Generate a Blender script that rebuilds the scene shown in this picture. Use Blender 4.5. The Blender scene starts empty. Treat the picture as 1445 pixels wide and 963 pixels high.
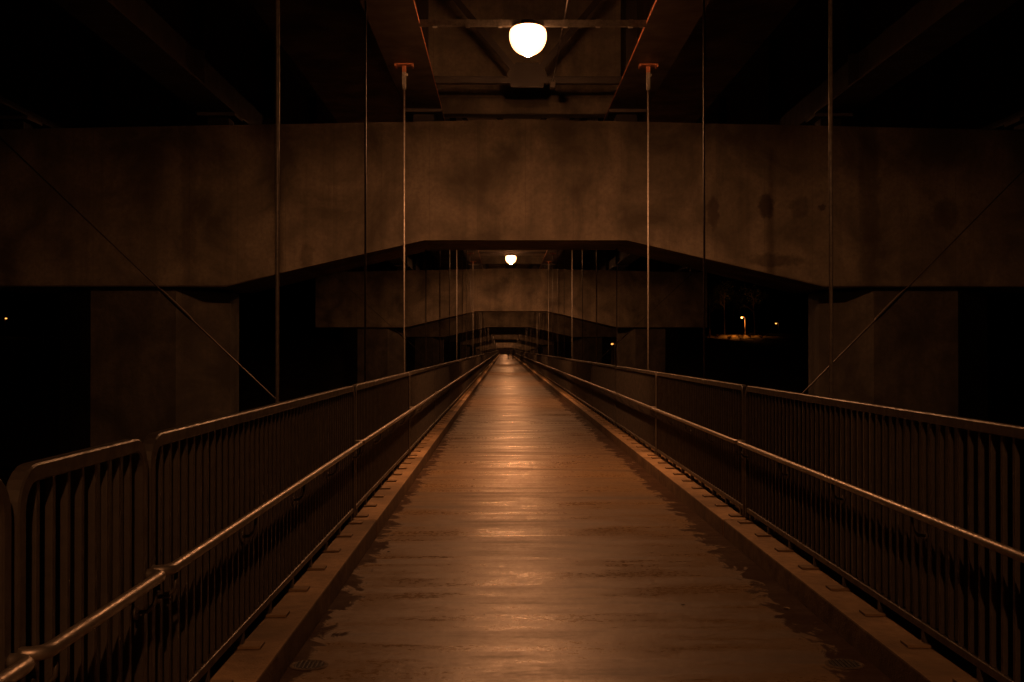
import bpy, bmesh, math, random
from mathutils import Vector, Matrix
R = math.radians
random.seed(7)
SC = bpy.context.scene
COL = SC.collection

# ------------------------------------------------------------------ camera, sky, exposure
CAM_H = 1.66
cam_d = bpy.data.cameras.new('camera'); cam = bpy.data.objects.new('camera', cam_d); COL.objects.link(cam)
cam_d.sensor_width = 36.0; cam_d.lens = 40.0; cam_d.clip_start = 0.05; cam_d.clip_end = 5000
cam.location = (0, 0, CAM_H)
cam.rotation_euler = (R(90.0) + math.atan2(11.0, 1606), 0, -math.atan2(11.5, 1606))
SC.camera = cam
w = bpy.data.worlds.new('World'); SC.world = w; w.use_nodes = True
nt = w.node_tree
sky = nt.nodes.new('ShaderNodeTexSky'); sky.sky_type = 'NISHITA'; sky.sun_disc = False
sky.sun_elevation = R(-9.0); sky.sun_rotation = R(200)
nt.links.new(sky.outputs[0], nt.nodes['Background'].inputs[0])
nt.nodes['Background'].inputs[1].default_value = 0.05
LAMP_S = 66.0      # globe sides
LENS_S = 9800.0      # refractor lens at the bottom of the globe
LAMP_C = (1.0, 0.40, 0.155)
SC.view_settings.view_transform = 'Standard'; SC.view_settings.look = 'None'
SC.view_settings.exposure = 0.0; SC.view_settings.gamma = 1.0; SC.view_settings.use_curve_mapping = False
SC.cycles.use_denoising = True
SC.cycles.max_bounces = 5; SC.cycles.diffuse_bounces = 1; SC.cycles.glossy_bounces = 3
SC.cycles.caustics_reflective = False; SC.cycles.caustics_refractive = False
SC.cycles.sample_clamp_indirect = 3.0

# ------------------------------------------------------------------ constants (metres; deck top z = 0)
CX = 0.41                 # centre line of the walkway
KIN, KOUT = 1.54, 1.88    # kerb inner / outer distance from centre
KH = 0.14                 # kerb height
RAILX = 1.755             # railing plane
ROD_X = 1.96
PANEL = 5.87; J0 = 4.26   # railing joints
Y0, Y1 = -31.0, 342.0
SPAN = 39.0; CAP_Y = 21.3; LAMP_Y = 16.0; LAMP_GAP = 19.5
GB = 6.23                 # girder bottom
SOF = 8.90                # road deck underside
def drop(y):
    return 1.25 * ((y - 21) / 234.0) ** 2 if y > 21 else 0.0

# ------------------------------------------------------------------ materials
def new_mat(name):
    m = bpy.data.materials.new(name); m.use_nodes = True
    return m, m.node_tree, m.node_tree.nodes['Principled BSDF']
def N(t, typ, **kw):
    n = t.nodes.new(typ)
    for k, v in kw.items(): setattr(n, k, v)
    return n
def math_n(t, op, a, b=None, c=None, clamp=False):
    n = N(t, 'ShaderNodeMath', operation=op, use_clamp=clamp)
    for i, v in enumerate((a, b, c)):
        if v is None: continue
        if isinstance(v, (int, float)): n.inputs[i].default_value = v
        else: t.links.new(v, n.inputs[i])
    return n.outputs[0]
def mapping(t, src, scale=(1, 1, 1), loc=(0, 0, 0)):
    n = N(t, 'ShaderNodeMapping'); n.inputs['Scale'].default_value = scale; n.inputs['Location'].default_value = loc
    t.links.new(src, n.inputs['Vector']); return n.outputs[0]
def noise(t, vec, scale, detail=4, rough=.55, dist=0):
    n = N(t, 'ShaderNodeTexNoise'); n.inputs['Scale'].default_value = scale; n.inputs['Detail'].default_value = detail
    n.inputs['Roughness'].default_value = rough; n.inputs['Distortion'].default_value = dist
    t.links.new(vec, n.inputs['Vector']); return n.outputs[0]
def rng(t, v, a, b, c=0., d=1., smooth=False):
    n = N(t, 'ShaderNodeMapRange', interpolation_type='SMOOTHSTEP' if smooth else 'LINEAR')
    t.links.new(v, n.inputs[0])
    for i, x in enumerate((a, b, c, d)): n.inputs[i + 1].default_value = x
    return n.outputs[0]
def mix(t, fac, a, b, blend='MIX'):
    n = N(t, 'ShaderNodeMix', data_type='RGBA', blend_type=blend)
    for i, v in ((0, fac), (6, a), (7, b)):
        if isinstance(v, (int, float)): n.inputs[i].default_value = v
        elif isinstance(v, tuple): n.inputs[i].default_value = (*v, 1)
        else: t.links.new(v, n.inputs[i])
    return n.outputs[2]
def bump(t, bsdf, h, strength, dist=.01):
    n = N(t, 'ShaderNodeBump'); n.inputs['Strength'].default_value = strength; n.inputs['Distance'].default_value = dist
    t.links.new(h, n.inputs['Height']); t.links.new(n.outputs[0], bsdf.inputs['Normal'])

def mat_simple(name, col, rough, metal=0., var=.25, scale=9., bmp=.15, col2=None):
    m, t, b = new_mat(name)
    g = N(t, 'ShaderNodeNewGeometry').outputs['Position']
    n1 = noise(t, g, scale, 5); n2 = noise(t, g, scale * 9, 3)
    dark = tuple(c * (1 - var) for c in col) if col2 is None else col2
    light = tuple(min(1, c * (1 + var)) for c in col)
    t.links.new(mix(t, rng(t, n1, .3, .7), dark, light), b.inputs['Base Color'])
    t.links.new(rng(t, n1, .3, .7, min(1, rough * 1.25), rough * .8), b.inputs['Roughness'])
    b.inputs['Metallic'].default_value = metal
    bump(t, b, n2, bmp, .004)
    return m

def mat_deck():
    m, t, b = new_mat('broomed_concrete')
    g = N(t, 'ShaderNodeNewGeometry').outputs['Position']
    sx = N(t, 'ShaderNodeSeparateXYZ'); t.links.new(g, sx.inputs[0])
    rnd = N(t, 'ShaderNodeObjectInfo').outputs['Random']
    streak = noise(t, mapping(t, g, (.55, 5.5, 1)), 1.0, 6, .62, .3)
    patch = noise(t, mapping(t, g, (.34, 1.5, 1)), 1.0, 5, .6, .8)
    fine = noise(t, mapping(t, g, (9, 70, 1)), 1.0, 3, .6)
    blot = noise(t, g, 2.6, 6, .65, .5)
    mid = noise(t, g, 22, 4, .65)
    grit = noise(t, g, 170, 2)
    tone = math_n(t, 'ADD', math_n(t, 'MULTIPLY', streak, .36), math_n(t, 'ADD', math_n(t, 'MULTIPLY', blot, .16), math_n(t, 'MULTIPLY', patch, .48)))
    c = mix(t, rng(t, tone, .39, .59), (.060, .037, .016), (.47, .305, .135))
    c = mix(t, rng(t, rnd, 0, 1, 0., .35), c, (.15, .10, .058))
    c = mix(t, rng(t, fine, .4, .75, 0, .4), c, (.10, .066, .038))
    c = mix(t, rng(t, mid, .42, .72, 0, .45), c, (.12, .085, .055))
    c = mix(t, rng(t, grit, .45, .75, .0, .55), c, (.07, .05, .035))
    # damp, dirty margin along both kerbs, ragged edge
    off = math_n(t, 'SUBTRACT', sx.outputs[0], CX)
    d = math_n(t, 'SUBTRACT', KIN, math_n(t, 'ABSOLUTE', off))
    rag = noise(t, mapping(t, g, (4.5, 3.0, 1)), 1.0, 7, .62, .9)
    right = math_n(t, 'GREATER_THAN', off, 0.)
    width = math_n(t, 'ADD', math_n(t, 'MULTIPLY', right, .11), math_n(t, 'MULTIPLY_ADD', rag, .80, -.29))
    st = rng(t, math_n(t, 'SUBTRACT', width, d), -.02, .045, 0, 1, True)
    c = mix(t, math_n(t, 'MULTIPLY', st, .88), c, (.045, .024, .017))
    t.links.new(c, b.inputs['Base Color'])
    r = math_n(t, 'ADD', rng(t, tone, .42, .57, .48, .21), rng(t, mid, .3, .7, -.05, .16))
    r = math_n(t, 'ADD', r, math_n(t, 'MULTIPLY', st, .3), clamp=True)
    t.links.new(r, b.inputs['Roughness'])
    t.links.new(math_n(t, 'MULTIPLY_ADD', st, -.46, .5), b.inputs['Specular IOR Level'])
    h = math_n(t, 'ADD', math_n(t, 'MULTIPLY', fine, .30), math_n(t, 'ADD', math_n(t, 'MULTIPLY', mid, .5), math_n(t, 'MULTIPLY', grit, .30)))
    bump(t, b, h, .42, .007)
    return m

def mat_concrete(name, col=(.25, .21, .158), spots=None, streaks=True):
    m, t, b = new_mat(name)
    o = N(t, 'ShaderNodeTexCoord').outputs['Object']
    n1 = noise(t, o, .8, 6, .6, .4); n2 = noise(t, o, 14, 4, .6); n3 = noise(t, o, 90, 2)
    c = mix(t, rng(t, n1, .37, .63), tuple(x * .45 for x in col), tuple(x * 1.35 for x in col))
    c = mix(t, rng(t, n2, .4, .75, 0, .5), c, tuple(x * .5 for x in col))
    if streaks:
        sv = noise(t, mapping(t, o, (3.2, 3.2, .16)), 1.0, 5, .65)
        c = mix(t, rng(t, sv, .50, .74, 0, .5), c, tuple(x * .38 for x in col))
        # formwork board lines
        wv = N(t, 'ShaderNodeTexWave', wave_type='BANDS', bands_direction='X', wave_profile='SAW')
        wv.inputs['Scale'].default_value = .35; wv.inputs['Distortion'].default_value = 0
        t.links.new(o, wv.inputs['Vector'])
        c = mix(t, rng(t, wv.outputs['Fac'], .985, 1., 0, .6), c, tuple(x * .5 for x in col))
    if spots:
        warp = N(t, 'ShaderNodeVectorMath', operation='MULTIPLY_ADD')
        nz = N(t, 'ShaderNodeTexNoise'); nz.inputs['Scale'].default_value = 5; nz.inputs['Detail'].default_value = 5
        t.links.new(o, nz.inputs['Vector']); t.links.new(nz.outputs['Color'], warp.inputs[0])
        warp.inputs[1].default_value = (.3, 0, .3); nz.inputs['Roughness'].default_value = .7
        t.links.new(o, warp.inputs[2])
        sp = N(t, 'ShaderNodeSeparateXYZ'); t.links.new(warp.outputs[0], sp.inputs[0])
        for (px, pz, rx, rz, k) in spots:
            ax = math_n(t, 'DIVIDE', math_n(t, 'SUBTRACT', sp.outputs[0], px + .15), rx)
            az = math_n(t, 'DIVIDE', math_n(t, 'SUBTRACT', sp.outputs[2], pz + .15), rz)
            e = math_n(t, 'ADD', math_n(t, 'POWER', math_n(t, 'ABSOLUTE', ax), 2.), math_n(t, 'POWER', math_n(t, 'ABSOLUTE', az), 2.))
            c = mix(t, rng(t, e, .35, 1.5, k, 0, True), c, (.06, .042, .03))
    t.links.new(c, b.inputs['Base Color']); b.inputs['Roughness'].default_value = .85
    bump(t, b, math_n(t, 'ADD', n2, math_n(t, 'MULTIPLY', n3, .5)), .45, .014)
    return m

def mat_emit(name, col, s):
    m, t, b = new_mat(name)
    b.inputs['Base Color'].default_value = (.8, .8, .8, 1); b.inputs['Roughness'].default_value = .3
    b.inputs['Emission Color'].default_value = (*col, 1); b.inputs['Emission Strength'].default_value = s
    return m

M = {}
M['deck'] = mat_deck()
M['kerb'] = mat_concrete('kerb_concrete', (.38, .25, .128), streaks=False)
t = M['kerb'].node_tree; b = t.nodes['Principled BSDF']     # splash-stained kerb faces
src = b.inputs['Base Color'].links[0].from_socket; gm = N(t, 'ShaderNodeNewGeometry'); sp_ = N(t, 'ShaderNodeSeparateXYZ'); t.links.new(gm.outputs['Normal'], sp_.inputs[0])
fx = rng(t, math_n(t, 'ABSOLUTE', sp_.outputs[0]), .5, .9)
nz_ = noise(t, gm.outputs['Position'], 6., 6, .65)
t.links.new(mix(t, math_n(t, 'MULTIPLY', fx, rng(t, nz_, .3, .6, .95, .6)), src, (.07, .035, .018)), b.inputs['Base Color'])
M['cap'] = mat_concrete('pier_concrete'); M['column'] = mat_concrete('column_concrete', (.10, .085, .065))
M['cap_stained'] = mat_concrete('pier_concrete_stained', spots=[
    (4.52, 4.34, .15, .23, .85), (5.15, 4.30, .2, .2, .45), (5.54, 4.33, .07, .07, .7),
    (3.52, 4.22, .11, .32, .7), (4.68, 3.32, .55, .13, .6), (6.45, 4.4, .2, 2.2, .45), (-6.3, 4.5, .16, 2., .35),
    (-4.1, 3.35, .12, .3, .4), (7.9, 4.2, .25, .3, .5)])
M['soffit'] = mat_concrete('soffit_concrete', (.30, .26, .22), streaks=False)
M['girder'] = mat_simple('girder_paint', (.026, .018, .013), .5, .0, .3, 3., .25)
M['flange'] = mat_simple('flange_paint', (.038, .023, .015), .45, .0, .3, 3., .25)
M['rail'] = mat_simple('railing_steel', (.085, .072, .06), .45, .3, .22, 14., .2)
M['handrail'] = mat_simple('handrail_steel', (.36, .32, .275), .42, .8, .15, 18., .12)
M['galv'] = mat_simple('galvanised_steel', (.36, .33, .29), .5, .5, .25, 22., .2)
M['dark_rod'] = mat_simple('dark_rod_steel', (.05, .04, .034), .6, .1, .3, 22., .15)
M['primer_and_lit_edge'] = mat_simple('red_primer_and_lit_edge', (.42, .15, .07), .55, .0, .25, 20., .2)  # primer of the hanger brackets, also colours the painted lamplit flange edge
M['steel_beam'] = mat_simple('beam_steel', (.10, .08, .07), .5, .2, .3, 4., .2)
M['housing'] = mat_simple('lamp_housing', (.16, .14, .12), .5, .4, .2, 20., .1)
M['globe_lens'] = mat_emit('lit_refractor', LAMP_C, LENS_S)
M['glass_off'] = mat_simple('unlit_globe', (.5, .48, .44), .25, 0, .05, 10., .02)
M['bowl_dim'] = mat_emit('weak_globe', LAMP_C, LAMP_S * .4); M['lens_dim'] = mat_emit('weak_refractor', LAMP_C, LENS_S * .4)
M['bowl'] = mat_emit('lit_globe', LAMP_C, LAMP_S)
for nm_, k_ in (('bowl', 1.), ('bowl_dim', .4)):   # prismatic glass: throws more light along the bridge than sideways
    t = M[nm_].node_tree; sp_ = N(t, 'ShaderNodeSeparateXYZ'); t.links.new(N(t, 'ShaderNodeNewGeometry').outputs['Normal'], sp_.inputs[0])
    e_ = math_n(t, 'MULTIPLY_ADD', math_n(t, 'POWER', math_n(t, 'ABSOLUTE', sp_.outputs[1]), 6.), 2. * LAMP_S * k_, .09 * LAMP_S * k_)
    t.links.new(e_, t.nodes['Principled BSDF'].inputs['Emission Strength'])
M['lens'] = mat_emit('lit_street_lens', (1.0, .36, .07), 3.2)
M['lens_hot'] = mat_emit('street_lamp_burner', (1.0, .30, .04), 2600.)
M['pole'] = mat_simple('lamp_pole', (.35, .33, .3), .5, .3, .2, 10., .1)
M['mortar'] = mat_simple('drain_mortar', (.10, .066, .035), .8, 0, .25, 30., .4)
M['iron'] = mat_simple('drain_iron', (.05, .04, .035), .6, .5, .3, 40., .3)
M['void'] = mat_simple('drain_hole_shade', (.012, .010, .009), .95, 0, .2, 30., .1)
M['leaf_dark'] = mat_simple('dead_leaf', (.035, .02, .012), .7, 0, .3, 60., .2)
M['leaf_pale'] = mat_simple('dry_leaf', (.33, .24, .15), .7, 0, .3, 60., .2)
M['ground'] = mat_simple('river_bank_soil', (.13, .095, .045), .95, 0, .5, .35, .6)
M['foliage'] = mat_simple('foliage', (.06, .075, .03), .7, 0, .4, 1.2, .1)
M['bark'] = mat_simple('bark', (.15, .115, .085), .9, 0, .35, 6., .6)
M['jacket'] = mat_simple('dark_cloth', (.02, .018, .018), .9, 0, .3, 20., .2)
M['trousers'] = mat_simple('dark_denim', (.012, .012, .014), .9, 0, .3, 20., .2)
M['skin'] = mat_simple('skin', (.45, .29, .21), .55, 0, .1, 20., .05)
M['hair'] = mat_simple('hair', (.02, .014, .01), .6, 0, .3, 60., .3)
m, t, b = new_mat('river_water'); b.inputs['Base Color'].default_value = (.008, .011, .012, 1); b.inputs['Roughness'].default_value = .12
bump(t, b, noise(t, mapping(t, N(t, 'ShaderNodeNewGeometry').outputs['Position'], (1, .6, 1)), .8, 4), .35, .3); M['water'] = m

# ------------------------------------------------------------------ mesh helpers
class MB:
    def __init__(s): s.bm = bmesh.new()
    def box(s, x0, x1, y0, y1, z0, z1, bev=0.):
        r = bmesh.ops.create_cube(s.bm, size=1.0)
        for v in r['verts']:
            v.co = Vector(((x0 + x1) / 2 + v.co.x * (x1 - x0), (y0 + y1) / 2 + v.co.y * (y1 - y0), (z0 + z1) / 2 + v.co.z * (z1 - z0)))
        if bev > 0:
            es = {e for v in r['verts'] for e in v.link_edges}
            bmesh.ops.bevel(s.bm, geom=list(es), offset=bev, segments=2, profile=.5, affect='EDGES')
        return s
    def tube(s, pts, rad, n=10, square=False, cap=True):
        """sweep a round (or rounded-square) section along pts; rad number or list"""
        pts = [Vector(p) for p in pts]; rings = []
        up0 = None
        for i, p in enumerate(pts):
            a = pts[max(i - 1, 0)]; c = pts[min(i + 1, len(pts) - 1)]
            tan = (c - a).normalized()
            # mitre scale
            if 0 < i < len(pts) - 1:
                ca = max(.5, (p - a).normalized().dot(tan))
            else: ca = 1
            ref = Vector((1, 0, 0)) if abs(tan.x) < .9 else Vector((0, 0, 1))
            if up0 is not None: ref = up0
            u = (ref - tan * ref.dot(tan)).normalized(); v = tan.cross(u); up0 = u
            r = rad[i] if isinstance(rad, (list, tuple)) else rad
            ring = []
            if square:
                q = .78
                prof = [(1, q), (q, 1), (-q, 1), (-1, q), (-1, -q), (-q, -1), (q, -1), (1, -q)]
            else:
                prof = [(math.cos(2 * math.pi * k / n), math.sin(2 * math.pi * k / n)) for k in range(n)]
            for (cu, cv) in prof:
                ring.append(s.bm.verts.new(p + u * cu * r + v * cv * r / ca))
            rings.append(ring)
        k = len(rings[0])
        for a, c in zip(rings, rings[1:]):
            for i in range(k):
                f = s.bm.faces.new((a[i], a[(i + 1) % k], c[(i + 1) % k], c[i])); f.smooth = not square
        if cap:
            s.bm.faces.new(list(reversed(rings[0]))); s.bm.faces.new(rings[-1])
        return s
    def lathe(s, prof, c, n=24, cap0=True, cap1=True):
        rings = [[s.bm.verts.new(Vector((c[0] + r * math.cos(2 * math.pi * k / n), c[1] + r * math.sin(2 * math.pi * k / n), c[2] + z))) for k in range(n)] for r, z in prof]
        for a, d in zip(rings, rings[1:]):
            for i in range(n):
                f = s.bm.faces.new((a[i], a[(i + 1) % n], d[(i + 1) % n], d[i])); f.smooth = True
        if cap0: s.bm.faces.new(list(reversed(rings[0])))
        if cap1: s.bm.faces.new(rings[-1])
        return s
    def prism(s, poly, axis, a, b):
        """poly of 2-D points extruded along axis 'x','y' or 'z' from a to b"""
        def P(p, k):
            return {'x': (k, p[0], p[1]), 'y': (p[0], k, p[1]), 'z': (p[0], p[1], k)}[axis]
        A = [s.bm.verts.new(P(p, a)) for p in poly]; B = [s.bm.verts.new(P(p, b)) for p in poly]
        n = len(poly)
        s.bm.faces.new(A); s.bm.faces.new(list(reversed(B)))
        for i in range(n): s.bm.faces.new((A[i], B[i], B[(i + 1) % n], A[(i + 1) % n]))
        return s
    def mesh(s, name, mat):
        bmesh.ops.recalc_face_normals(s.bm, faces=s.bm.faces)
        me = bpy.data.meshes.new(name); s.bm.to_mesh(me); s.bm.free()
        for mm in (mat if isinstance(mat, list) else [mat]): me.materials.append(mm)
        return me
    def build(s, name, mat, parent=None, loc=(0, 0, 0)):
        return put(name, s.mesh(name, mat), parent, loc)
def put(name, me, parent=None, loc=(0, 0, 0), rot=(0, 0, 0)):
    o = bpy.data.objects.new(name, me); COL.objects.link(o); o.parent = parent; o.location = loc; o.rotation_euler = rot
    return o
def thing(name, label, cat, loc=(0, 0, 0), group=None, me=None):
    o = put(name, me, None, loc); o['label'] = label; o['category'] = cat
    if group: o['group'] = group
    return o
def structure(o): o['kind'] = 'structure'; return o
ORD = ['', 'first', 'second', 'third', 'fourth', 'fifth', 'sixth', 'seventh', 'eighth', 'ninth', 'tenth', 'eleventh', 'twelfth']
SIDE = {-1: 'opposite the lamplit tree side', 1: 'on the lamplit tree side'}

# ------------------------------------------------------------------ ground: river and banks
g = MB(); g.box(-1500, 1500, -600, 2600, -13.0, -12.0); structure(g.build('river', M['water']))
def terrain_h(x, y):
    ax = abs(x - CX)
    t_ = min(1, max(0, (y - 120) / 75)); t_ = t_ * t_ * (3 - 2 * t_)
    side = min(1, max(0, (ax - 9) / 12)); side = side * side * (3 - 2 * side)
    top = 3.75 + .018 * max(0, y - 195) + .5 * math.sin(x * .11) * math.cos(y * .07) + .25 * math.sin(x * .37 + y * .21)
    h_side = -13.5 + t_ * (13.5 + top)
    e = min(1, max(0, (y - 250) / 95)); e = e * e * (3 - 2 * e)
    h_mid = -13.5 + t_ * 5.5 + e * 7.75
    h = h_mid + (h_side - h_mid) * side
    return min(h, -.28) if ax < 7 else h
bm = bmesh.new(); xs = [-420 + 14 * i for i in range(22)] + [-112 + 2.8 * i for i in range(80)] + [112 + 14 * i for i in range(23)]
ys = [112 + 4 * i for i in range(62)] + [360 + 30 * i for i in range(30)]
grid = [[bm.verts.new((x, y, terrain_h(x, y))) for x in xs] for y in ys]
for a, c in zip(grid, grid[1:]):
    for i in range(len(xs) - 1):
        f = bm.faces.new((a[i], a[i + 1], c[i + 1], c[i])); f.smooth = True
me = bpy.data.meshes.new('river_bank'); bm.to_mesh(me); bm.free(); me.materials.append(M['ground']); structure(put('river_bank', me))

# ------------------------------------------------------------------ suspended walkway: stringers > slabs, kerbs, floor beams
s = MB()
for sx in (-1, 1):
    s.box(CX + sx * 1.25 - .1, CX + sx * 1.25 + .1, Y0, Y1, -.62, -.225)
walk = structure(s.build('walkway', M['steel_beam']))
def kerb_mesh(sx):
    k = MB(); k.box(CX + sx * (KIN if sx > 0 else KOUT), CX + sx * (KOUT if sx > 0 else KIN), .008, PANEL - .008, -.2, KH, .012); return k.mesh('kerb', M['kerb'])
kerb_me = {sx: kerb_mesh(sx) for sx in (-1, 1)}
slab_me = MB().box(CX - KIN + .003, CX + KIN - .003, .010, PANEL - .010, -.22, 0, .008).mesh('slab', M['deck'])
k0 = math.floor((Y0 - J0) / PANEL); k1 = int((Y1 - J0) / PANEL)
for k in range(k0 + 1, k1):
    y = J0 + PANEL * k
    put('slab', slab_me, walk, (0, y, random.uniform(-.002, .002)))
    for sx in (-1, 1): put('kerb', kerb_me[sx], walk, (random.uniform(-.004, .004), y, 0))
beam_me = MB().prism([(-.08, -.62), (.08, -.62), (.08, -.6), (.01, -.6), (.01, -.27), (.08, -.27), (.08, -.25), (-.08, -.25), (-.08, -.27), (-.01, -.27), (-.01, -.6), (-.08, -.6)], 'x', CX - 2.08, CX + 2.08)
beam_me = beam_me.mesh('floor_beam', M['steel_beam'])
ROD_Y = [8.05 + 5.1 * i for i in range(-7, 62)]
for y in ROD_Y:
    put('floor_beam', beam_me, walk, (0, y, -.03))

# ------------------------------------------------------------------ railing panels
TOP_Z = 1.335; HR_Z = .825; BOT_Z = .235      # tube centres: top rail face top ~1.335
HW = .025
def frame_pts(L, zb):
    g_ = .022; r = .10; pts = [(0, g_ + HW, zb)]
    zt = TOP_Z - HW
    for i in range(7):
        a = math.pi * (1 - i / 12); pts.append((0, g_ + HW + r + r * math.cos(a), zt - r + r * math.sin(a)))
    for i in range(7):
        a = math.pi / 2 * (1 - i / 6); pts.append((0, L - g_ - HW - r + r * math.cos(a), zt - r + r * math.sin(a)))
    pts.append((0, L - g_ - HW, zb)); return pts
bar_me = MB().box(-.0125, .0125, -.0125, .0125, BOT_Z + .01, TOP_Z - .05, .003).mesh('baluster', M['rail'])
bracket_me = {}
foot_me = MB().box(-.018, .018, -.018, .018, KH + .014, BOT_Z - .02).mesh('foot_post', M['rail'])
plate_me = {}
for sx in (-1, 1):
    i_ = -sx
    b_ = MB(); b_.tube([(0, 0, HR_Z - .12), (i_ * .055, 0, HR_Z - .115), (i_ * .082, 0, HR_Z - .085), (i_ * .085, 0, HR_Z - .02)], .008, 8)
    b_.tube([(i_ * .012, 0, HR_Z - .12), (i_ * .02, 0, HR_Z - .12)], .026, 12)
    bracket_me[sx] = b_.mesh('bracket', M['rail'])
    p = MB(); xa, xb = sorted((-sx * .115, sx * .06)); p.box(xa, xb, -.055, .055, KH, KH + .015, .003)
    plate_me[sx] = p.mesh('base_plate', M['kerb'])
def handrail_mesh(L, sx):
    i_ = -sx; o = .085; r = .0215; pts = [(i_ * .022, .034, HR_Z)]
    for q in range(5):
        a = math.pi / 2 * q / 4; pts.append((i_ * (o - .05 + .05 * math.sin(a)), .034 + .05 * (1 - math.cos(a)), HR_Z))
    for q in range(5):
        a = math.pi / 2 * q / 4; pts.append((i_ * (o - .05 + .05 * math.cos(a)), L - .034 - .05 * (1 - math.sin(a)), HR_Z))
    pts.append((i_ * .022, L - .034, HR_Z))
    return MB().tube(pts, r, 12).mesh('handrail', M['handrail'])
def bar_positions(L):
    n = round((L - .09) / .118); a = .045 + .02
    return [a + (L - 2 * a) * i / n for i in range(1, n)]
cache = {}
def panel_meshes(L, sx):
    key = (round(L, 3), sx)
    if key in cache: return cache[key]
    d = {}
    d['frame'] = MB().tube(frame_pts(L, KH + .03), HW, square=True).mesh('frame', M['rail'])
    d['bottom'] = MB().box(-.02, .02, .075, L - .075, BOT_Z - .02, BOT_Z + .02, .005).mesh('bottom_rail', M['rail'])
    d['hand'] = handrail_mesh(L, sx)
    q = MB()
    for y in bar_positions(L): q.box(-.0125, .0125, y - .0125, y + .0125, BOT_Z + .01, TOP_Z - .05)
    d['bars'] = q.mesh('baluster_row', M['rail'])
    # all in one mesh for panels a few pixels high
    q = bmesh.new()
    for me_ in (d['frame'], d['bottom'], d['hand'], d['bars']): q.from_mesh(me_)
    me_ = bpy.data.meshes.new('railing_panel'); q.to_mesh(me_); q.free(); me_.materials.append(M['rail']); d['all'] = me_
    cache[key] = d; return d
def railing(y, L, sx, label, group, mode):
    d = panel_meshes(L, sx); x = CX + sx * RAILX
    if mode == 'far':
        return thing('railing_panel', label, 'railing', (x, y, 0), group, d['all'])
    t_ = thing('railing_panel', label, 'railing', (x, y, 0), group)
    put('frame', d['frame'], t_); put('bottom_rail', d['bottom'], t_)
    h = put('handrail', d['hand'], t_)
    nb = max(2, round(L / 1.17))
    for i in range(nb): put('bracket', bracket_me[sx], h, (0, .13 + (L - .26) * i / (nb - 1), 0))
    if mode == 'near':
        for yy in bar_positions(L): put('baluster', bar_me, t_, (0, yy, 0))
    else:
        o = put('baluster_row', d['bars'], t_); o['kind'] = 'stuff'
    nf = max(2, round(L / .69))
    for i in range(nf):
        f = put('foot', foot_me, t_, (0, .2 + (L - .4) * i / (nf - 1), 0)); put('base_plate', plate_me[sx], f)
    return t_
SHORT = 1.17
for sx in (-1, 1):
    grp = 'railing panels ' + SIDE[sx]
    railing(J0 - SHORT, SHORT, sx, 'short steel railing panel with rounded top corners ' + SIDE[sx], grp, 'near')
    railing(J0 - SHORT - PANEL, PANEL, sx, 'long railing panel running back from the short panel ' + SIDE[sx], grp, 'mid')
    for k in range(0, k1):
        y = J0 + k * PANEL
        n = k + 1
        lab = f'{ORD[n]} long steel railing panel beyond the short one, {SIDE[sx]}' if n <= 12 else f'distant steel railing panel past the twelfth long one, {SIDE[sx]}'
        railing(y, PANEL, sx, lab, grp, 'near' if k < 2 else 'mid' if y < 95 else 'far')

# ------------------------------------------------------------------ highway bridge above: road deck, girders
def sweep_y(poly, ysamp, off=lambda y: 0.):
    bm_ = bmesh.new(); rings = [[bm_.verts.new((px, y, pz - off(y))) for px, pz in poly] for y in ysamp]
    n = len(poly)
    for a, c in zip(rings, rings[1:]):
        for i in range(n): bm_.faces.new((a[i], a[(i + 1) % n], c[(i + 1) % n], c[i]))
    bm_.faces.new(rings[0]); bm_.faces.new(list(reversed(rings[-1])))
    q = MB(); q.bm.free(); q.bm = bm_; return q
YS = [Y0 + 6.0 * i for i in range(int((Y1 + 8 - Y0) / 6) + 1)]
rd = sweep_y([(CX - 13.5, SOF - .2), (CX, SOF), (CX + 13.5, SOF - .2), (CX + 13.5, SOF + .1), (CX, SOF + .3), (CX - 13.5, SOF + .1)], YS, drop).build('road_deck', M['soffit'])
structure(rd)
GX = [-9.8, -5.88, -1.95, 1.95, 5.88, 9.8]
for gi, gx in enumerate(GX):
    z0 = GB - max(0, (abs(gx) - 1.95)) * .019; z1 = SOF - .012 - abs(gx) * .0148 - .02
    sx = 1 if gx > 0 else -1
    kind = {1.95: 'steel plate girder that the hanger rods hang from, ', 5.88: 'middle steel plate girder over the pier column, ', 9.8: 'outermost steel plate girder near the pier cap end, '}[abs(gx)]
    gt = thing('plate_girder', kind + SIDE[sx], 'girder', (CX + gx, 0, 0), 'plate girders under the road deck')
    sweep_y([(-.012, z0 + .04), (.012, z0 + .04), (.012, z1 - .03), (-.012, z1 - .03)], YS, drop).build('web', M['girder'], gt)
    sweep_y([(-.35, z0), (.35, z0), (.35, z0 + .04), (-.35, z0 + .04)], YS, drop).build('bottom_flange', M['flange'] if abs(gx) < 2 else M['girder'], gt)
    if abs(gx) < 2:  # lamplight on the inner flange edge, put into a brighter strip's colour
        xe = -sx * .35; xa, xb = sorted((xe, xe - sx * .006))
        sweep_y([(xa, z0 + .002), (xb, z0 + .002), (xb, z0 + .038), (xa, z0 + .038)], YS, drop).build('lamplit_edge', M['primer_and_lit_edge'], gt)
    sweep_y([(-.25, z1 - .03), (.25, z1 - .03), (.25, z1), (-.25, z1)], YS, drop).build('top_flange', M['girder'], gt)
    st = MB(); st.box(-.2, -.012, -.01, .01, z0 + .04, z1 - .03).box(.012, .2, -.01, .01, z0 + .04, z1 - .03); sme = st.mesh('stiffener', M['girder'])
    for i in range(-4, 12):
        y = 20 + 6 * i
        if y < 90: put('stiffener', sme, gt, (0, y + .05, -drop(y)))
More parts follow.
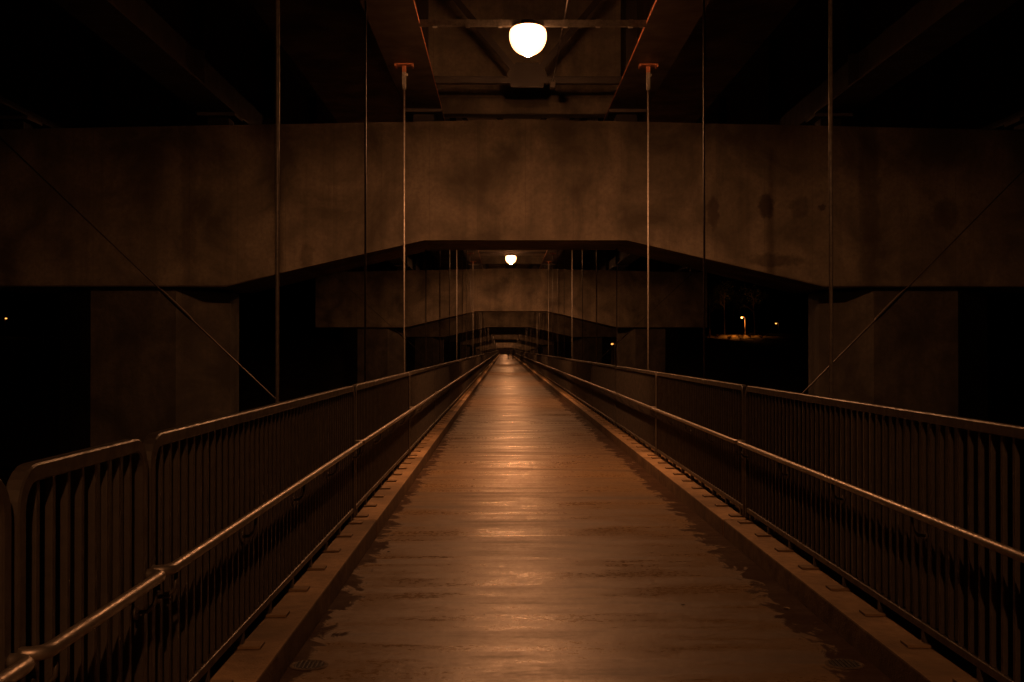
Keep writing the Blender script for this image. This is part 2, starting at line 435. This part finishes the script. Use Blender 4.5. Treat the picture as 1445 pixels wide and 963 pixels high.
# K-shaped cross frames between the two inner girders
zb, zt = GB + .2, SOF - .32
kf = {'bottom_strut': MB().box(-1.93, 1.93, -.05, .05, zb - .06, zb + .06).box(-1.93, 1.93, -.075, -.052, zb + .04, zb + .062),
      'top_strut': MB().box(-1.93, 1.93, -.05, .05, zt - .05, zt + .05),
      'gusset': MB().prism([(-.28, zb - .14), (.28, zb - .14), (.36, zb + .1), (.2, zb + .3), (-.2, zb + .3), (-.36, zb + .1)], 'y', -.085, -.076)}
kf = {k_: v.mesh(k_, M['girder']) for k_, v in kf.items()}
dg = {}
for sx in (-1, 1):
    q = MB(); dv = Vector((sx * 1.7, 0, zt - zb - .12)); nrm = Vector((-dv.z, 0, dv.x)).normalized() * .055
    p0 = Vector((sx * .12, 0, zb + .06)); p1 = p0 + dv
    q.prism([((p0 + nrm).x, (p0 + nrm).z), ((p1 + nrm).x, (p1 + nrm).z), ((p1 - nrm).x, (p1 - nrm).z), ((p0 - nrm).x, (p0 - nrm).z)], 'y', -.074, -.052)
    dg[sx] = q.mesh('diagonal', M['girder'])
for i in range(-5, 9):
    y = 20.2 + 6 * i
    lab = {0: 'steel K frame between the inner girders just before the first pier cap', 1: 'steel K frame between the inner girders just past the first pier cap'}.get(i, 'steel K frame bracing the two inner girders along the span')
    c = thing('cross_frame', lab, 'cross frame', (CX, y, -drop(y)), 'K frames between the inner girders')
    for k_, me_ in kf.items(): put(k_, me_, c)
    for sx in (-1, 1): put('diagonal', dg[sx], c)

# ------------------------------------------------------------------ piers
cap_prof = [(-10.4, 2.82), (-5.62, 2.82), (-1.9, 3.72), (1.9, 3.72), (5.62, 2.82), (10.4, 2.82), (10.4, 5.76), (0, 5.96), (-10.4, 5.76)]
def cap_mesh(mat):
    q = MB().prism(cap_prof, 'y', 0, 2.4)
    bmesh.ops.bevel(q.bm, geom=[e for e in q.bm.edges if abs(e.verts[0].co.y - e.verts[1].co.y) < .01 and e.verts[0].co.y < .1], offset=.025, segments=1, affect='EDGES')
    return q.mesh('cap', mat)
capA, capB = cap_mesh(M['cap_stained']), cap_mesh(M['cap'])
oct_ = [(-1.65, .85), (-.8, .15), (.8, .15), (1.65, .85), (1.65, 1.6), (.8, 2.25), (-.8, 2.25), (-1.65, 1.6)]
colm = MB().prism(oct_, 'z', -14.5, 2.76).prism([(x * .93, .15 + (y - .15) * .95 + .04) for x, y in oct_], 'z', 2.755, 2.83).mesh('column', M['column'])
def bearing_mesh():
    return MB().box(-.2, .2, .5, .95, -.02, .125, .01).mesh('bearing', M['girder'])
bear = bearing_mesh(); sole = MB().box(-.36, .36, .3, 1.0, .125, .16).mesh('sole_plate', M['steel_beam'])
diaph = MB().box(-1.9, 1.9, 1.15, 1.45, 6.28, SOF - .1).box(-1.9, 1.9, 1.05, 1.149, 6.28, 6.62, .02).mesh('end_diaphragm', M['cap'])
for k in range(-1, 8):
    y = CAP_Y + SPAN * k; dz = -drop(y)
    if k < 0: lab = 'concrete pier with wide haunched cap behind the short railing panels'
    else: lab = f'{ORD[k + 1]} concrete pier with haunched cap spanning the walkway beyond the short railing panels'
    p = thing('bridge_pier', lab, 'pier', (CX, y, 0), 'bridge piers along the walkway')
    put('cap', capA if k == 0 else capB, p, (0, 0, dz))
    for sx in (-1, 1): put('column', colm, p, (sx * 7.38, 0, dz))
    put('end_diaphragm', diaph, p, (0, 0, dz))
    for gx in GX:
        zf = GB - max(0, (abs(gx) - 1.95)) * .019; zc = 5.96 - abs(gx) * .0192
        o = put('bearing', bear, p, (gx, 0, dz + zc + .02)); o.scale.z = (zf - zc - .024) / .16; put('sole_plate', sole, o)

# ------------------------------------------------------------------ globe lamps
bowl = MB().lathe([(.262 * math.sin(a_), .02 - .27 * math.cos(a_)) for a_ in (R(1), R(12), R(22), R(32), R(42), R(52), R(62), R(72), R(82), R(90))] + [(.262, .06), (.25, .11), (.215, .145)], (0, 0, 0), 28, False, False).mesh('globe', M['bowl'])
lens_me = MB().lathe([(.05, -.252), (.001, -.252)], (0, 0, 0), 20, False, False).mesh('lens', M['globe_lens'])
hous = MB().lathe([(.215, .135), (.225, .150), (.215, .165), (.16, .175), (.12, .19), (.10, .24)], (0, 0, 0), 28, True, True).mesh('housing', M['housing'])
bowl_off = bowl.copy(); bowl_off.materials[0] = M['glass_off']; lens_off = lens_me.copy(); lens_off.materials[0] = M['glass_off']
LIT = (-2, -1, 0, 1, 2, 3, 4, 5, 7, 8, 9, 11, 12, 14, 16); DIM = (4, 8)
bowl_dim = bowl.copy(); bowl_dim.materials[0] = M['bowl_dim']; lens_dim = lens_me.copy(); lens_dim.materials[0] = M['lens_dim']
strut = MB()
strut.box(-1.62, 1.62, -.03, .03, .21, .25).box(-1.62, 1.62, -.03, -.022, .16, .21).box(-1.62, 1.62, .022, .03, .16, .21)
for i in range(-3, 4): strut.box(i * .46 - .03, i * .46 + .03, -.036, .036, .15, .256)
strut = strut.mesh('support_channel', M['galv'])
lamp_n = 0
for k in range(-2, 17):
    y = LAMP_Y + LAMP_GAP * k; lamp_n += 1
    lab = 'lit globe lamp above the walkway behind the short railing panels' if k < 0 else f'{ORD[k + 1]} {"weakly lit" if k in DIM else "lit" if k in LIT else "unlit"} globe lamp over the walkway beyond the short railing panels' if k < 12 else 'distant globe lamp past the twelfth one over the walkway'
    L_ = thing('globe_lamp', lab, 'lamp', (CX - .07, y, 6.04 - drop(y)), 'globe lamps over the walkway')
    on = k in LIT; gl = put('globe', bowl_dim if k in DIM else bowl if on else bowl_off, L_); put('lens', lens_dim if k in DIM else lens_me if on else lens_off, gl); put('housing', hous, L_); put('support_channel', strut, L_, (.07, 0, .0))
# conduit feeding the lamps
cd = thing('electrical_conduit', 'thin conduit pipe with a small junction box under the road deck', 'conduit', (CX + .45, 0, 6.36))
MB().tube([(0, Y0, 0), (0, 20.1, 0)], .010, 8).build('pipe', M['steel_beam'], cd)
MB().box(-.05, .05, 19.95, 20.1, -.11, .02, .01).build('junction_box', M['rail'], cd)

# ------------------------------------------------------------------ hanger rods
def rod_parts(mat, rad):
    zt_ = GB - .34
    return {
        'rod': MB().tube([(0, 0, -.72), (0, 0, zt_)], rad, 10).mesh('rod', mat),
        'flange_plate': MB().box(-.15, .15, -.09, .09, GB - .024, GB - .003, .003).box(-.15, -.12, -.09, .09, GB - .05, GB - .024).box(.12, .15, -.09, .09, GB - .05, GB - .024).mesh('flange_plate', M['primer_and_lit_edge']),
        'lug': MB().prism([(-.035, GB - .026), (.035, GB - .026), (.028, GB - .2), (0, GB - .225), (-.028, GB - .2)], 'y', -.012, .012).mesh('lug', M['primer_and_lit_edge']),
        'clevis': MB().box(-.03, .03, -.03, -.014, zt_ - .02, GB - .13).box(-.03, .03, .014, .03, zt_ - .02, GB - .13).box(-.032, .032, -.032, .032, zt_ - .07, zt_ + .03, .008).tube([(0, -.05, GB - .17), (0, .05, GB - .17)], .018, 10).box(.03, .06, -.02, .02, GB - .19, GB - .15, .005).mesh('clevis', M['galv']),
        'end_nut': MB().box(-.06, .06, -.06, .06, -.675, -.655).lathe([(.03, 0), (.03, .03)], (0, 0, -.705), 6).mesh('end_nut', M['galv'])}
RP = {0: rod_parts(M['galv'], .0145), 1: rod_parts(M['dark_rod'], .012)}  # every other rod gets a darker colour and a thinner bar
cnt = 0
for y in ROD_Y:
    if not (-12 < y < 262): continue
    i = round((y - 8.05) / 5.1); par = i % 2
    for sx in (-1, 1):
        kind = ('pale galvanised' if par == 0 else 'dark thinner') + ' hanger rod'
        n = i + 1
        if 1 <= n <= 12: lab = f'{kind}, {ORD[n]} past the short railing panel, {SIDE[sx]}'
        elif n < 1: lab = f'{kind} behind the short railing panel, {SIDE[sx]}'
        else: lab = f'{kind} among the distant ones, {SIDE[sx]}'
        r_ = thing('hanger_rod', lab, 'hanger rod', (CX - .05 + sx * ROD_X, y, 0), 'hanger rods ' + SIDE[sx])
        z = -drop(y)
        for k_, me_ in RP[par].items():
            if y > 95 and k_ in ('lug', 'end_nut'): continue
            put(k_, me_, r_, (0, 0, z if k_ not in ('end_nut',) else 0))

# ------------------------------------------------------------------ diagonal stay cables
def stay(ya, yb, sx, lab):
    A = Vector((CX + sx * 1.93, ya, .02)); B = Vector((CX + sx * 9.8, yb, GB - .2))
    t_ = thing('stay_cable', lab, 'cable', A, 'diagonal stay cables'); d = B - A
    MB().tube([(0, 0, 0), d], .011, 8).build('cable', M['steel_beam'], t_)
    MB().tube([d * .335, d * .34, d * .35, d * .395, d * .405, d * .41], [.012, .022, .028, .028, .022, .012], 10).build('turnbuckle', M['steel_beam'], t_)
    MB().tube([(0, 0, -.02), d * .012], [.035, .02], 8).build('anchor', M['galv'], t_)
for sx in (-1, 1):
    stay(13.15, 19.4, sx, 'thin diagonal stay cable with turnbuckle before the first pier, ' + SIDE[sx])
    stay(43.75, 58.4, sx, 'thin diagonal stay cable with turnbuckle before the second pier, ' + SIDE[sx])

# ------------------------------------------------------------------ end of the walkway
ab = thing('abutment', 'concrete abutment wall closing the far end of the bridge', 'abutment', (CX, Y1 + 1.2, 0))
MB().box(-12, 12, 0, 2.2, -9, 4.6).build('wall', M['cap'], ab); MB().box(-12.2, 12.2, -.2, 2.4, 4.6, 5.0).build('coping', M['cap'], ab)

# ------------------------------------------------------------------ drains and fallen leaves on the deck
def drain(x, y, lab):
    d = thing('deck_drain', lab, 'drain', (x, y, 0))
    MB().lathe([(.078, .003), (.082, .007), (.094, .006), (.102, .003)], (0, 0, 0), 24, False, False).build('mortar_ring', M['mortar'], d)
    MB().lathe([(.086, .0035), (.001, .0035)], (0, 0, 0), 24, False, False).build('hole_shade', M['void'], d)  # near-black disc painted as the shade inside the drain hole
    for i in range(-3, 4):
        hw = math.sqrt(max(0, .084 ** 2 - (i * .022) ** 2)); MB().box(i * .022 - .004, i * .022 + .004, -hw, hw, .004, .009).build('grate_bar', M['iron'], d)
drain(1.79, 5.98, 'round slotted deck drain in the damp margin, ' + SIDE[1])
drain(-1.02, 5.98, 'round slotted deck drain in the damp margin, ' + SIDE[-1])
def leaf(x, y, s_, mat, lab, rz):
    q = MB(); prof = [(-1, 0), (-.5, .42), (.1, .5), (.6, .28), (1, 0)]
    for a, c in zip(prof, prof[1:]):
        for sg in (-1, 1):
            vs = [(a[0], 0, .12 * abs(a[0])), (c[0], 0, .12 * abs(c[0]))]
            v = [q.bm.verts.new(Vector(p) * s_) for p in vs] + [q.bm.verts.new(Vector((c[0], sg * c[1], .35 * c[1] + .12)) * s_), q.bm.verts.new(Vector((a[0], sg * a[1], .35 * a[1] + .12)) * s_)]
            q.bm.faces.new(v)
    bmesh.ops.remove_doubles(q.bm, verts=q.bm.verts, dist=.0001)
    me_ = q.mesh('fallen_leaf', mat); o = thing('fallen_leaf', lab, 'leaf', (x, y, .004), None, me_); o.rotation_euler.z = rz
leaf(1.16, 7.36, .018, M['leaf_dark'], 'small dark dead leaf lying alone on the open deck', .4)
leaf(-.12, 7.1, .012, M['leaf_dark'], 'tiny dark leaf scrap near the middle of the deck', 1.4)
leaf(1.80, 7.25, .03, M['leaf_pale'], 'pale dry leaf lying at the edge of the damp margin', 2.2)
leaf(1.74, 8.0, .022, M['leaf_pale'], 'smaller pale dry leaf further along the damp margin', .9)
leaf(-.94, 9.3, .016, M['leaf_dark'], 'small dark leaf beside the kerb away from the lamplit trees', .2)

# ------------------------------------------------------------------ far bank: street lamps and trees
def street_lamp(x, y, head_z, lab, reach=-.45, hot=False):
    gz = terrain_h(x, y) - .1; L_ = thing('street_lamp', lab, 'street lamp', (x, y, gz)); h = head_z - gz
    MB().tube([(0, 0, 0), (0, 0, h * .6), (0, 0, h + .15), (reach * .4, 0, h + .3), (reach, 0, h + .28)], [.09, .075, .06, .05, .045], 10).build('pole', M['pole'], L_)
    hd = MB().box(reach - .32, reach + .1, -.14, .14, h + .2, h + .34, .04).build('lamp_head', M['pole'], L_)
    MB().lathe([(.13, -.16), (.17, -.10), (.18, .0)], (reach - .12, 0, h + .195), 14, False, False).build('lens', M['lens'], hd)
    if hot: MB().lathe([(.15, -.08), (.001, -.08)], (reach - .12, 0, h + .195), 14, False, False).build('burner', M['lens_hot'], hd)
def lamp_from_px(px, py, y):   # pixel of the 1445-wide photograph -> position at the bank's distance
    return (px - 711) * y / 1606, CAM_H + (492.5 - py) * y / 1606
for px, py, y, rch, lab in ((1052, 449, 200, -.45, 'lit street lamp over the grassy clearing with bare trunks'), (1099, 457, 215, -.3, 'lit street lamp standing apart from the clearing on the bank'),
                   (9, 450, 200, .3, 'lone lit street lamp on the bank opposite the lamplit trees'), (868, 486, 165, -.3, 'low lit lamp on the bank glimpsed between two piers')):
    x, z = lamp_from_px(px, py, y); street_lamp(x, y, z - .1, lab, rch, px == 1052)
def tree(x, y, h, cr, lab, seed):
    rr = random.Random(seed); gz = terrain_h(x, y) - .15
    t_ = thing('bank_tree', lab, 'tree', (x, y, gz), 'trees on the far bank')
    tr = MB(); lean = rr.uniform(-.3, .3)
    tr.tube([(0, 0, 0), (lean * .3, 0, h * .3), (lean * .8, .1, h * .6), (lean, .1, h * .9)], [.16, .12, .09, .03], 8)
    tips = []
    for i in range(7):
        a = rr.uniform(0, 6.28); z0 = h * rr.uniform(.5, .8); tip = Vector((lean + math.cos(a) * cr * .75, math.sin(a) * cr * .75, z0 + h * rr.uniform(.08, .25)))
        tr.tube([(lean * .8, .05, z0), tip * .6 + Vector((lean * .3, 0, z0 * .42)), tip], [.06, .04, .015], 6); tips.append(tip)
    tr.build('trunk', M['bark'], t_)
    q = bmesh.new(); tips += [Vector((lean, 0, h * .95)), Vector((lean, 0, h * .8))]
    for i in range(1100):
        c = rr.choice(tips); p = c + Vector((rr.gauss(0, cr * .27), rr.gauss(0, cr * .27), rr.gauss(0, h * .075)))
        sz = rr.uniform(.08, .17); rot = Matrix.Rotation(rr.uniform(0, 6.28), 3, 'Z') @ Matrix.Rotation(rr.uniform(0, 3.14), 3, 'X')
        vs = [q.verts.new(p + rot @ Vector(v) * sz) for v in ((-1, 0, 0), (0, -.5, .1), (1, 0, 0), (0, .5, .1))]; q.faces.new(vs)
    me_ = bpy.data.meshes.new('crown'); q.to_mesh(me_); q.free(); me_.materials.append(M['foliage']); put('crown', me_, t_)
for i, (px, y, h, cr, lab) in enumerate([
        (1002, 202, 8.5, 2.2, 'tree with a lit trunk furthest from the street lamp of the clearing'),
        (1023, 205, 9.5, 2.6, 'tree with a lit trunk in the middle of the lamplit clearing'),
        (1035, 214, 8.0, 2.0, 'slim tree behind the street lamp of the lamplit clearing'),
        (1066, 206, 9.0, 2.6, 'leafy tree just past the street lamp of the clearing'),
        (1085, 225, 10.0, 3.0, 'large tree between the two street lamps on the bank'),
        (1118, 222, 10.0, 3.0, 'large tree past the street lamp that stands apart'),
        (864, 169, 9.0, 2.2, 'tree beside the low lamp glimpsed between two piers')]):
    tree((px - 711) * y / 1606, y, h, cr, lab, 40 + i)

def shrub(x, y, h, lab, seed):
    rr = random.Random(seed); gz = terrain_h(x, y) - .1
    t_ = thing('shrub', lab, 'shrub', (x, y, gz), 'shrubs in the lamplit clearing'); st_ = MB(); q = bmesh.new()
    for i in range(6):
        a = rr.uniform(0, 6.28); tip = Vector((math.cos(a) * h * .5, math.sin(a) * h * .5, h * rr.uniform(.6, 1)))
        st_.tube([(0, 0, 0), tip * .5 + Vector((0, 0, .1)), tip], [.03, .02, .008], 5)
        for j in range(60):
            p = tip * rr.uniform(.45, 1.05) + Vector((rr.gauss(0, .16 * h), rr.gauss(0, .16 * h), rr.gauss(0, .12 * h)))
            rot = Matrix.Rotation(rr.uniform(0, 6.28), 3, 'Z') @ Matrix.Rotation(rr.uniform(0, 3.14), 3, 'X'); sz = rr.uniform(.05, .11)
            q.faces.new([q.verts.new(p + rot @ Vector(v) * sz) for v in ((-1, 0, 0), (0, -.5, .1), (1, 0, 0), (0, .5, .1))])
    st_.build('stems', M['bark'], t_); me_ = bpy.data.meshes.new('foliage'); q.to_mesh(me_); q.free(); me_.materials.append(M['foliage']); put('foliage', me_, t_)
for i, (px, y, h) in enumerate([(990, 196, .9), (1012, 192, 1.2), (1030, 195, .8), (1046, 191, 1.4), (1060, 195, 1.1), (1075, 193, 1.3)]):
    shrub((px - 711) * y / 1606, y, h, 'low leafy shrub growing in front of the lamplit clearing', 80 + i)

# ------------------------------------------------------------------ two people far along the walkway
def person(x, y, face, h, lab, coat, stride, arm):
    J = {}; E = []; 
    def v(n, p, r, link=None):
        J[n] = (Vector(p), r)
        if link: E.append((link, n))
    v('pelvis', (0, 0, .95), .135); v('waist', (0, 0, 1.10), .125, 'pelvis'); v('chest', (0, .01, 1.30), .155, 'waist'); v('neck0', (0, .0, 1.46), .075, 'chest')
    v('neck', (0, .01, 1.53), .056, 'neck0'); v('jaw', (0, .03, 1.60), .078, 'neck'); v('head', (0, .02, 1.68), .098, 'jaw'); v('crown', (0, .0, 1.75), .07, 'head')
    for s_, nm in ((-1, 'l'), (1, 'r')):
        f = stride * s_
        v('hip' + nm, (s_ * .10, 0, .88), .10, 'pelvis'); v('knee' + nm, (s_ * .10, f * .20 + .03, .50), .064, 'hip' + nm)
        v('ankle' + nm, (s_ * .10, f * .30 - .03, .09), .043, 'knee' + nm); v('toe' + nm, (s_ * .12, f * .30 + .15, .04), .038, 'ankle' + nm)
        v('sh' + nm, (s_ * .185, 0, 1.41), .068, 'chest'); v('el' + nm, (s_ * .25, -f * arm * .6 - .03, 1.13), .048, 'sh' + nm)
        v('wr' + nm, (s_ * .25, -f * arm + .06, .89), .032, 'el' + nm); v('palm' + nm, (s_ * .25, -f * arm + .08, .82), .036, 'wr' + nm)
        for q in range(4):
            v(f'f{q}a{nm}', (s_ * .25, -f * arm + .05 + q * .021, .765), .0095, 'palm' + nm); v(f'f{q}b{nm}', (s_ * .235, -f * arm + .055 + q * .021, .725 - .008 * (q in (1, 2))), .008, f'f{q}a{nm}')
        v('tha' + nm, (s_ * .235, -f * arm + .125, .80), .011, 'palm' + nm); v('thb' + nm, (s_ * .225, -f * arm + .14, .765), .009, 'tha' + nm)
    v('nose', (0, .125, 1.665), .014, 'head')
    names = list(J); idx = {n: i for i, n in enumerate(names)}
    me_ = bpy.data.meshes.new('person'); me_.from_pydata([J[n][0] for n in names], [(idx[a], idx[c]) for a, c in E], [])
    o = bpy.data.objects.new('person', me_); COL.objects.link(o)
    sk = o.modifiers.new('skin', 'SKIN'); sk.use_smooth_shade = True
    for n, d in zip(names, me_.skin_vertices[0].data): d.radius = (J[n][1], J[n][1]); d.use_root = (n == 'pelvis')
    o.modifiers.new('sub', 'SUBSURF').levels = 1
    dgp = bpy.context.evaluated_depsgraph_get(); nm_ = bpy.data.meshes.new_from_object(o.evaluated_get(dgp)); o.modifiers.clear(); o.data = nm_
    nm_.materials.clear()
    for k_ in (coat, 'trousers', 'skin', 'hair'): nm_.materials.append(M[k_])
    for p_ in nm_.polygons:
        c = p_.center; p_.material_index = 2 if (c.z > 1.5 or (abs(c.x) > .19 and c.z < .88 and c.z > .6)) else 1 if c.z < .93 and abs(c.x) < .2 else 0
        if c.z < .085: p_.material_index = 3
        if c.z > 1.5 and (c.z > 1.735 or c.y < -.005): p_.material_index = 3
    k_ = h / 1.80; o.scale = (k_, k_, k_); o.location = (x, y, .0); o.rotation_euler.z = face
    o['label'] = lab; o['category'] = 'person'
    hq = MB(); r_ = bmesh.ops.create_icosphere(hq.bm, subdivisions=2, radius=.112)
    for v_ in hq.bm.verts: v_.co = Vector((v_.co.x * .95, v_.co.y * 1.02 - .012, v_.co.z * .98 + 1.70))
    bmesh.ops.delete(hq.bm, geom=[v_ for v_ in hq.bm.verts if v_.co.y > .03 and v_.co.z < 1.755 or v_.co.z < 1.62], context='VERTS')
    hq.build('hair', M['hair'], o)
    return o
person(.68, 176, .1, 1.70, 'person in dark clothes walking alone down the middle of the walkway', 'jacket', .9, .22)
person(1.42, 172, -.05, 1.80, 'taller person in a dark jacket walking beside the kerb railing', 'jacket', -.7, .18)
